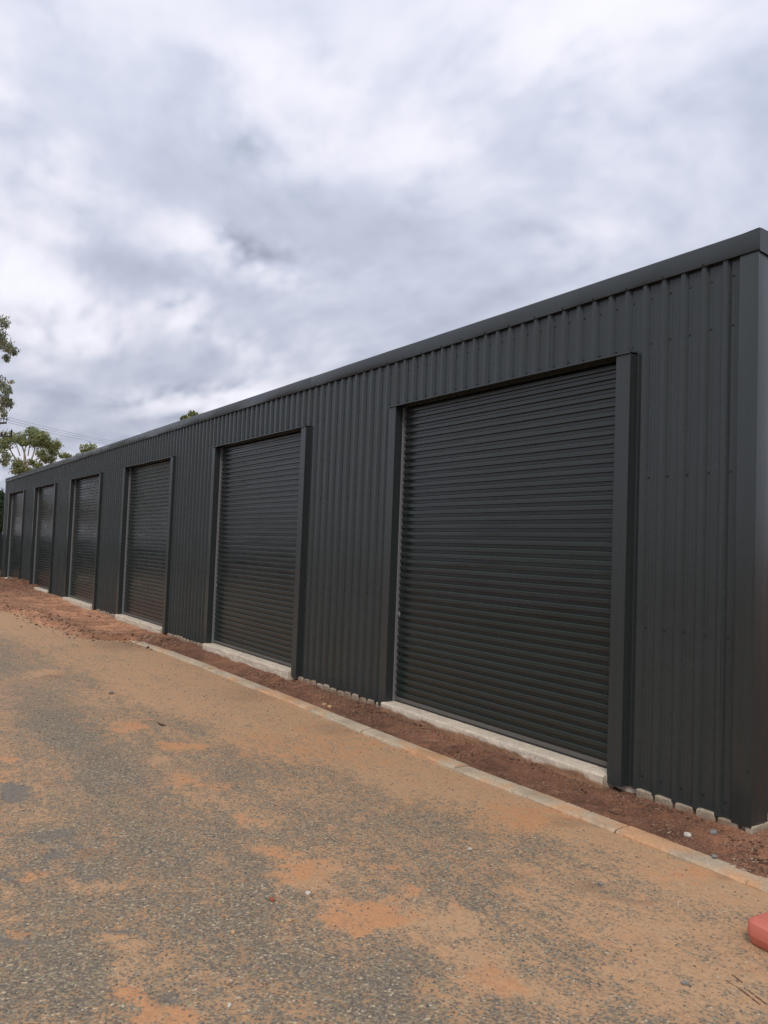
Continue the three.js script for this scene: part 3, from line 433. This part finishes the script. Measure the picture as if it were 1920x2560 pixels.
[ // [pixel x, y, half size, material, on soil?, label]
  [1718, 2088, .022, 'white', 1, 'chalky white pebble lying on the red soil below the shed corner'],
  [1785, 2092, .024, 'grey', 1, 'grey lump of rubble half buried beside the slab corner'],
  [1786, 2143, .014, 'grey', 2, 'dark grey pebble sitting on top of the concrete kerb'],
  [824, 1768, .030, 'ochre', 1, 'pale ochre stone on the soil between kerb and wall'],
  [811, 1760, .024, 'tan', 1, 'tan stone beside the pale ochre stone on the soil'],
  [680, 2249, .014, 'red', 0, 'brick red pebble on the grey chip seal'],
  [770, 2234, .014, 'white', 0, 'cream pebble beside an orange dust patch'],
  [724, 2300, .013, 'tan', 0, 'upright tan pebble on the grey chip seal'],
  [583, 2330, .012, 'ochre', 0, 'flat ochre pebble on the grey chip seal'],
  [1174, 2124, .011, 'white', 0, 'small white pebble on the blue grey chip seal'],
  [1911, 2228, .016, 'white', 0, 'whitish stone on the asphalt at the foot of the kerb'],
  [1502, 2210, .016, 'grey', 0, 'grey stone standing proud of brown stained asphalt'],
  [1713, 2459, .014, 'grey', 0, 'dark grey stone beside the rusty scrape marks'],
  [573, 2512, .009, 'white', 0, 'tiny white pebble below the curved orange dust patch'],
  [743, 1840, .016, 'tan', 0, 'tan pebble on the smooth dust in front of a roller door'],
  [277, 1735, .030, 'grey', 0, 'pale grey stone on the asphalt beyond the orange puddle stain']
].forEach(([px, py, s, m, on, label], i) => { const y0 = on === 2 ? -.070 : on ? -.075 : -.1; const p = onGround(px, py, y0); const y = on === 2 ? -.070 : on ? soilH(p.x, p.z) : yardY(p.x, p.z); const o = single('pebble', stones[i % 4], SM[m], label, 'stone'); o.scale.setScalar(s); o.rotation.set(0, i * 1.9, 0); o.position.set(p.x, y + s * .42, p.z); });
function scatter(name, n, seed, pick, parent, colors) {         // grains nobody could count
  const r = rng(seed), geo = lowStones[seed % 3], mat = new THREE.MeshStandardMaterial({ color: 0xffffff, roughness: 1 }), im = new THREE.InstancedMesh(geo, mat, n), o = new THREE.Object3D(), c = new THREE.Color();
  let i = 0, guard = 0; while (i < n && guard++ < n * 60) { const q = pick(r); if (!q) continue; o.position.set(q[0], q[1], q[2]); o.scale.setScalar(q[3]).multiply(new THREE.Vector3(1 + .6 * r(), .7 + .4 * r(), 1)); o.rotation.set(r() * .6, r() * 6.3, r() * .6); o.updateMatrix(); im.setMatrixAt(i, o.matrix); const col = colors[Math.floor(r() * colors.length)], v = .8 + .4 * r(); im.setColorAt(i, c.setRGB(col[0] * v, col[1] * v, col[2] * v)); i++; }
  im.count = i; im.name = name; im.userData.kind = 'stuff'; im.castShadow = im.receiveShadow = true; parent.add(im); return im;
}
const grit = [[.10, .10, .10], [.14, .13, .12], [.30, .22, .14], [.40, .33, .24], [.20, .10, .055], [.09, .09, .095], [.33, .24, .15]];
const clod = [[.10, .052, .031], [.13, .068, .040], [.075, .040, .025], [.17, .095, .058], [.27, .20, .14]];
const g1 = scatter('loose_gravel', 5200, 11, r => { const x = -4.5 + 6.4 * r(), z = .66 + 4.2 * r(); return [x, yardY(x, z) + .001, z, .0022 + .0045 * r() * r()]; }, scene, grit); g1.userData.label = 'fine loose gravel scattered over the chip sealed yard'; g1.userData.category = 'gravel';
const g2 = scatter('loose_grit', 2600, 12, r => { const x = -12 + 7.6 * r(), z = .7 + 4 * r(); return [x, yardY(x, z) + .001, z, .004 + .006 * r() * r()]; }, scene, grit); g2.userData.label = 'coarser loose grit on the yard farther along the shed'; g2.userData.category = 'gravel';
const g3 = scatter('soil_clods', 9000, 13, r => { const x = -7 + 9 * r(), z = .02 + .44 * r(); if (n2(x * 2.3, z * 4) + .5 * n2(x * 9, z * 9) < -.1 + .3 * r()) return null; return [x, soilH(x, z) + .001, z, .0025 + .009 * r() * r() * r()]; }, scene, clod); g3.userData.label = 'crumbs and clods of red soil between kerb and shed'; g3.userData.category = 'soil clods';
const g5 = scatter('large_clods', 420, 16, r => { const x = -7 + 9 * r(), z = .04 + .38 * r(); if (n2(x * 1.7 + 4, z * 3) < .05) return null; return [x, soilH(x, z) + .003, z, .008 + .012 * r() * r()]; }, scene, clod.slice(0, 4)); g5.userData.label = 'larger lumps of damp soil along the strip beside the shed'; g5.userData.category = 'soil clods';
const g4 = scatter('spilled_clods', 3600, 14, r => { const x = -30 + 20.5 * r(), e = soilOuter(x), z = .1 + (e + .25) * r(); const rut = Math.exp(-Math.pow((e - z - .3) / .3, 2)); if (r() > .04 + .8 * rut + (x < -20 ? .3 : 0)) return null; return [x, Math.max(soilH(x, z), yardY(x, z)) + .002, z, .006 + .035 * r() * r() * r()]; }, scene, clod); g4.userData.label = 'loose clods of soil spilled over the far end of the kerb'; g4.userData.category = 'soil clods';
{ // curled dry leaf on the dust
  const p = onGround(408, 1812); const g = gridGeo(16, 4, (i, j) => { const t = i / 16, w = .014 * Math.sin(Math.PI * Math.min(1, t * 1.02)) * (j / 2 - 1), b = Math.sin(t * 2.6); return [(.15 * t - .075), .016 + .035 * Math.pow(Math.abs(t - .45) * 2, 2) * (t < .45 ? 1 : .2) + Math.abs(w) * .6, w + .03 * b]; });
  const m = single('dry_leaf', g, new THREE.MeshStandardMaterial({ color: new THREE.Color().setRGB(.075, .032, .018), roughness: .8, side: THREE.DoubleSide }), 'curled dark brown gum leaf lying on the dusty asphalt', 'leaf'); m.position.set(p.x, yardY(p.x, p.z) - .012, p.z); m.rotation.y = .5;
}

{ // twigs on the soil strip
  const tw = new THREE.MeshStandardMaterial({ color: new THREE.Color().setRGB(.05, .03, .02), roughness: .9 });
  [[1536, 2030, .16, .2, 'dark thin twig on the soil near the first roller door jamb'], [1900, 2148, .14, 1.1, 'dark bent twig on the soil beyond the shed corner'], [1460, 1980, .10, -.5, 'short dark twig on the soil below the first door sill']].forEach(([px, py, l, a, label]) => { const p = onGround(px, py, -.07), y = soilH(p.x, p.z) + .006; const c = new THREE.CatmullRomCurve3([[-.5, .2], [-.2, -.02], [.1, .06], [.5, -.08]].map(([t, q]) => new THREE.Vector3(t * l, .004 * Math.abs(t), q * l * .4))); const m = single('twig', new THREE.TubeGeometry(c, 12, .003, 5), tw, label, 'twig'); m.position.set(p.x, y, p.z); m.rotation.y = a; });
}
// ------------------------------------------------------------------ trees
const barkMat = new THREE.MeshStandardMaterial({ map: texFrom(256, 256, (i, j, c) => { const x = i / 256, y = j / 256, m = 1 + .15 * pn(x * 8, y * 3, 1, 3) + .15 * pn(x * 40, y * 20, 20, 5); c[0] = .40 * m; c[1] = .34 * m; c[2] = .27 * m; }, true, true), roughness: .9 });
const leafMat = new THREE.MeshPhysicalMaterial({ vertexColors: true, roughness: .75, side: THREE.DoubleSide, transmission: .35, thickness: 0 });
function limb(a, b, ra, rb, bend, seg = 6) { const m = a.clone().lerp(b, .5).add(bend); const c = new THREE.QuadraticBezierCurve3(a, m, b); const n = 6, fr = c.computeFrenetFrames(seg, false); return gridGeo(n, seg, (i, j) => { const t = j / seg, p = c.getPoint(t), r = mix(ra, rb, t), an = i / n * Math.PI * 2; const v = fr.normals[j].clone().multiplyScalar(Math.cos(an) * r).addScaledVector(fr.binormals[j], Math.sin(an) * r).add(p); return [v.x, v.y, v.z]; }, (p, i, j) => [i / n, j * .5]); }
function leafCloud(clumps, size, seed, tone) {                  // clumps: [centre, radii, count, droop]
  const r = rng(seed), pos = [], col = [], nor = []; const a = new THREE.Vector3(), b = new THREE.Vector3(), n = new THREE.Vector3(), q = new THREE.Vector3();
  for (const [c, R, N0, droop] of clumps) for (let i = 0, N = N0 * (droop > .5 ? 1.25 : 1.9); i < N; i++) {
    q.set(r() * 2 - 1, r() * 2 - 1, r() * 2 - 1); if (q.lengthSq() > 1) { i--; continue; } if (q.lengthSq() < .12 && r() < .6) { i--; continue; }
    const sub = .72 + .6 * n2(q.x * 3 + c.x, q.y * 3 + c.y + q.z * 2); q.multiplyScalar(sub).multiply(R).add(c);
    a.set(r() - .5, (r() - .5) * (1 - droop) - droop * 1.2, r() - .5).normalize(); b.set(r() - .5, r() - .5, r() - .5); n.crossVectors(a, b).normalize(); b.crossVectors(n, a).normalize();
    const l = size * (.7 + .7 * r()), w = l * (.16 + .12 * r());
    const p0 = q.clone().addScaledVector(a, -l / 2), p2 = q.clone().addScaledVector(a, l / 2), p1 = q.clone().addScaledVector(b, w), p3 = q.clone().addScaledVector(b, -w).addScaledVector(n, w * .4);
    for (const p of [p0, p1, p2, p0, p2, p3]) pos.push(p.x, p.y, p.z);
    const k = .65 + .7 * r(), t = r() < .10 ? [1.6, 1.15, .8] : [1, 1, 1]; for (let s = 0; s < 6; s++) col.push(tone[0] * k * t[0], tone[1] * k * t[1], tone[2] * k * t[2]);
  }
  const g = new THREE.BufferGeometry(); g.setAttribute('position', new THREE.Float32BufferAttribute(pos, 3)); g.setAttribute('color', new THREE.Float32BufferAttribute(col, 3)); g.computeVertexNormals(); return g;
}
const V = (x, y, z) => new THREE.Vector3(x, y, z);
function tree(name, label, base, trunkTop, clumps, limbs, leaf, seed, tone, group, tr = .16) {
  const t = thing(name, label, 'tree', [base.x, base.y, base.z], group), loc = p => p.clone().sub(base);
  part('trunk', mergeGeometries([limb(V(0, 0, 0), loc(trunkTop), tr, tr * .62, V(.25, 0, .15)), ...limbs.map(([a, b, ra, rb, bend]) => limb(loc(a), loc(b), ra, rb, bend || V(0, .2, 0)))]), barkMat, t);
  part('crown', leafCloud(clumps.map(([c, R, n, d]) => [loc(c), R, n, d ?? .3]), leaf, seed, tone), leafMat, t);
  return t;
}
const gumTone = [.235, .275, .105];
{ // spreading gum beyond the far end of the shed
  const D = 56, A = (x, y, dd = 0) => atDistance(x, y, D + dd), base = A(66, 1330); base.y = -.19;
  const cl = (x, y, rx, ry, n, dd = 0) => [A(x, y, dd), V(rx, ry, rx), n, .35], s = D / FPX;
  const fork = A(64, 1168), clumps = [cl(20, 1098, .85, .55, 620), cl(50, 1096, .6, .45, 420, 1), cl(82, 1084, .55, .5, 520), cl(104, 1092, .6, .5, 560, -1), cl(92, 1108, .7, .45, 560), cl(118, 1112, .6, .45, 480), cl(132, 1126, .55, .5, 430, 1), cl(143, 1112, .42, .4, 260), cl(104, 1134, .5, .4, 300, -1), cl(120, 1148, .75, .4, 460), cl(46, 1160, .55, .45, 430), cl(64, 1176, .8, .35, 450), cl(46, 1178, .6, .35, 330), cl(78, 1156, .35, .25, 120), cl(160, 1140, .5, .3, 260), cl(8, 1118, .7, .35, 320), cl(16, 1144, .45, .4, 200), cl(-40, 1100, 1.2, .8, 700), cl(-20, 1150, .9, .6, 400), cl(12, 1160, .3, .3, 70), cl(172, 1142, .3, .22, 90), cl(95, 1164, .5, .3, 220), cl(60, 1108, .5, .3, 260)];
  const L = (x, y, ra, rb, bend) => [fork, A(x, y), ra, rb, bend];
  const limbs = [L(24, 1118, .09, .03, V(0, -.1, .3)), L(50, 1104, .08, .03, V(0, .1, -.2)), L(66, 1110, .08, .03, V(0, 0, .2)), L(88, 1104, .08, .03, V(0, -.2, -.3)), L(112, 1140, .07, .025), L(20, 1182, .05, .02), [A(50, 1140), A(34, 1100), .04, .02], [A(70, 1140), A(78, 1092), .04, .02], [A(112, 1150), A(128, 1120), .04, .02], [A(112, 1160), A(112, 1130), .05, .03]];
  tree('gum_tree', 'spreading gum tree with pale limbs beyond the far end of the shed', base, fork, clumps, limbs, .125, 5, gumTone, undefined, .24);
}
{ // gum nearer by, its hanging foliage reaches into the picture
  const D = 40, A = (x, y, dd = 0) => atDistance(x, y, D + dd), base = A(-150, 1360); base.y = -.19;
  const fork = A(-140, 1020), q = D / 31, cl = (x, y, rx, ry, n, d = .75) => [A(x, y, (x * 7 % 5) * .2), V(rx * q, ry * q, rx * q), n, d];
  const clumps = [cl(8, 806, .28, .30, 210), cl(2, 842, .26, .30, 220), cl(18, 868, .26, .28, 230), cl(34, 880, .22, .20, 150), cl(17, 896, .17, .2, 110), cl(4, 858, .3, .3, 200), cl(4, 960, .22, .3, 170), cl(18, 976, .26, .26, 190), cl(14, 1000, .26, .28, 210), cl(22, 1012, .22, .24, 150), cl(2, 1020, .25, .28, 160), cl(10, 1036, .16, .22, 90), cl(28, 955, .14, .08, 30), cl(-50, 830, .8, .8, 1100), cl(-60, 980, .8, .7, 1000), cl(-150, 800, 1.3, 1.0, 1800), cl(-160, 950, 1.2, .8, 1500), cl(-100, 720, 1.0, .6, 1000), cl(14, 1140, .2, .15, 60), cl(20, 1152, .12, .2, 50), cl(0, 1128, .25, .12, 60)];
  const L = (a, b, c, d, ra, rb) => [A(a, b), A(c, d), ra, rb];
  const limbs = [L(-140, 1020, -60, 850, .1, .05), L(-60, 850, 14, 812, .04, .008), L(-60, 850, 30, 878, .03, .006), L(-140, 1020, -50, 980, .08, .04), L(-50, 980, 26, 955, .03, .006), L(-50, 980, 16, 1030, .03, .006), L(-140, 1020, -160, 800, .1, .04), L(-60, 1100, 16, 1146, .03, .006), L(-140, 1080, -60, 1100, .05, .03), L(-140, 1020, -100, 730, .07, .03)];
  tree('gum_tree', 'gum tree with drooping grey green foliage hanging above the power pole', base, fork, clumps, limbs, .115, 6, [.25, .28, .18], undefined, .22);
}
{ // crowns that just clear the roof line
  const mk = (px, py, D, r, n, label, seed) => { const top = atDistance(px, py, D), base = top.clone(); base.y = -.19; const f = top.clone(); f.y -= r * 1.4; const cl = [[top.clone().add(V(0, -r * .45, 0)), V(r * .8, r * .5, r * .8), n, .3], [top.clone().add(V(r * .8, -r * .9, -.2)), V(r * .7, r * .5, r * .7), n, .3], [top.clone().add(V(-r * .8, -r * 1.0, .2)), V(r * .8, r * .55, r * .7), n, .3], [top.clone().add(V(0, -r * 1.6, 0)), V(r * 1.3, r * .7, r * 1.3), n, .3]]; tree('gum_tree', label, base, f, cl, [[f, top.clone().add(V(.2, -r * .5, 0)), .05, .02], [f, top.clone().add(V(r * .6, -r, 0)), .05, .02]], .2, seed, gumTone, undefined, .15); };
  mk(228, 1112, 58, 1.0, 420, 'gum tree whose rounded top just clears the roof near the power lines', 8);
  mk(483, 1030, 30, .30, 60, 'young tree behind the shed with two small sprigs above the roof edge', 9);
}
{ // shrub past the far corner
  const D = 44, A = (x, y, dd = 0) => atDistance(x, y, D + dd), base = A(-20, 1320); base.y = -.19;
  const clumps = [[A(0, 1262), V(.7, .7, .7), 700, .2], [A(-4, 1290), V(.8, .7, .8), 700, .2], [A(-2, 1318), V(.8, .5, .8), 500, .2], [A(-40, 1280), V(1.2, 1.2, 1.0), 900, .2], [A(4, 1240), V(.3, .3, .3), 120, .2]];
  const t = thing('garden_shrub', 'dense dark green shrub behind the charcoal fence', 'shrub', [base.x, base.y, base.z]);
  part('stems', mergeGeometries([limb(V(0, 0, 0), V(.2, 1.6, .1), .05, .02, V(.1, 0, 0)), limb(V(0, 0, 0), V(-.5, 1.7, .2), .05, .02, V(-.1, 0, 0))]), barkMat, t);
  part('foliage', leafCloud(clumps.map(([c, R, n, d]) => [c.clone().sub(base), R, n, d]), .2, 15, [.045, .085, .030]), leafMat, t);
}
// ------------------------------------------------------------------ charcoal fence past the shed
{
  const f = thing('steel_fence', 'charcoal steel panel fence closing the yard past the far end of the shed', 'fence', [LEFT - 3.2, -.19, -4]);
  const pg = toCreasedNormals(gridGeo(47, 1, (i, j) => [(i % 6 < 3 ? 0 : -.025), .03 + j * 1.78, 2.32 * i / 47]), .2), rg = box(-.035, .012, 1.79, 1.83, 0, 2.32, .003), qg = box(-.04, .02, 0, 1.84, -.045, -.002, .003);
  for (let k = 0; k < 8; k++) { part('fence_panel', pg, M.steel, f).position.z = k * 2.37; part('fence_rail', rg, M.steel, f).position.z = k * 2.37; part('fence_post', qg, M.steel, f).position.z = k * 2.37; }
}
{ // more gums behind that fence; the far doors mirror them
  [[-42, 3.5, 7.5, 'gum tree with a broad crown behind the fence, beside the drooping gum'], [-40, 8.5, 6.6, 'bushy gum tree behind the middle of the charcoal fence'], [-43, 14, 8, 'tall gum tree behind the outer end of the charcoal fence']].forEach(([x, z, h, label], i) => {
    const base = V(x, -.19, z), f = V(x + .3, h * .42, z), cl = []; const r = rng(60 + i);
    for (let k = 0; k < 15; k++) { const a = r() * 6.28, q = Math.sqrt(r()) * 2.4; cl.push([V(x + Math.cos(a) * q, h * (.28 + .66 * r()), z + Math.sin(a) * q), V(1.0, .7, 1.0), 420, .3]); }
    tree('gum_tree', label, base, f, cl, [0, 1, 2, 3].map(k => [f, cl[k][0], .09, .03]), .26, 80 + i, gumTone, undefined, .2);
  });
}
// ------------------------------------------------------------------ power pole and lines
{
  const D = 45, A = (x, y) => atDistance(x, y, D), foot = A(-5, 1056); const bx = foot.x, bz = foot.z;
  const woodDark = new THREE.MeshStandardMaterial({ color: new THREE.Color().setRGB(.045, .038, .036), roughness: .9 }), wireMat = new THREE.MeshStandardMaterial({ color: new THREE.Color().setRGB(.06, .062, .068), roughness: .6 });
  const yTop = A(-2, 1056).y;
  const pole = thing('power_pole', 'dark power pole with short cross arms beyond the shed', 'power pole', [bx, -.19, bz]);
  const cyl = new THREE.CylinderGeometry(.10, .15, yTop + .19, 12); cyl.translate(0, (yTop + .19) / 2, 0); part('pole', cyl, woodDark, pole);
  const side = right.clone().setY(0).normalize();                 // arms run across the line's direction
  const arm = (py, reach, w, drop) => { const y = A(0, py).y + .19; const g = new RoundedBoxGeometry(reach * 2, w, w, 1, .01); g.rotateZ(drop); g.rotateY(Math.atan2(-side.z, side.x)); g.translate(0, y, 0); part('cross_arm', g, woodDark, pole); return y; };
  const insul = (y, d, h) => { const g = new THREE.LatheGeometry([[0, 0], [.03, 0], [.03, h * .2], [.07, h * .35], [.035, h * .45], [.07, h * .65], [.03, h * .8], [0, h]].map(p => new THREE.Vector2(...p)), 10); g.translate(side.x * d, y, side.z * d); part('insulator', g, woodDark, pole); };
  const px = D / FPX * 1.04;
  const y1 = arm(1059, 18 * px, .09, .10); for (const d of [6, 12, 18]) { const g = new THREE.CylinderGeometry(.018, .018, 20 * px, 6); g.translate(side.x * d * px, y1 + 10 * px, side.z * d * px); part('bracket', g, woodDark, pole); }
  { const g = new RoundedBoxGeometry(44 * px, .05, .05, 1, .01); g.rotateY(Math.atan2(-side.z, side.x)); g.translate(0, y1 + 10 * px, 0); part('cross_arm', g, woodDark, pole); }
  const y2 = arm(1091, 32 * px, .08, 0); for (const d of [9, 17, 30]) insul(y2 + .03, d * px, 14 * px * (d === 30 ? 1.1 : .6));
  arm(1132, 26 * px, .07, 0); arm(1154, 27 * px, .07, 0);
  [[16, 1042, 300, 1102], [16, 1049, 300, 1106], [20, 1056, 300, 1112]].forEach(([x0, ya, x1, yb], i) => {
    const a = A(x0, ya), far = atDistance(x1, yb, 74), dir = far.clone().sub(a), b = a.clone().addScaledVector(dir, 1.25), m = a.clone().lerp(b, .5).add(V(0, -.35, 0));
    single('power_line', new THREE.TubeGeometry(new THREE.QuadraticBezierCurve3(a, m, b), 24, .007, 5), wireMat, ['uppermost', 'middle', 'lowest'][i] + ' of three thin power lines running from the pole behind the shed roof', 'power line', 'power lines from the pole');
  });
}
console.log('all done');
renderer.render(scene, camera);
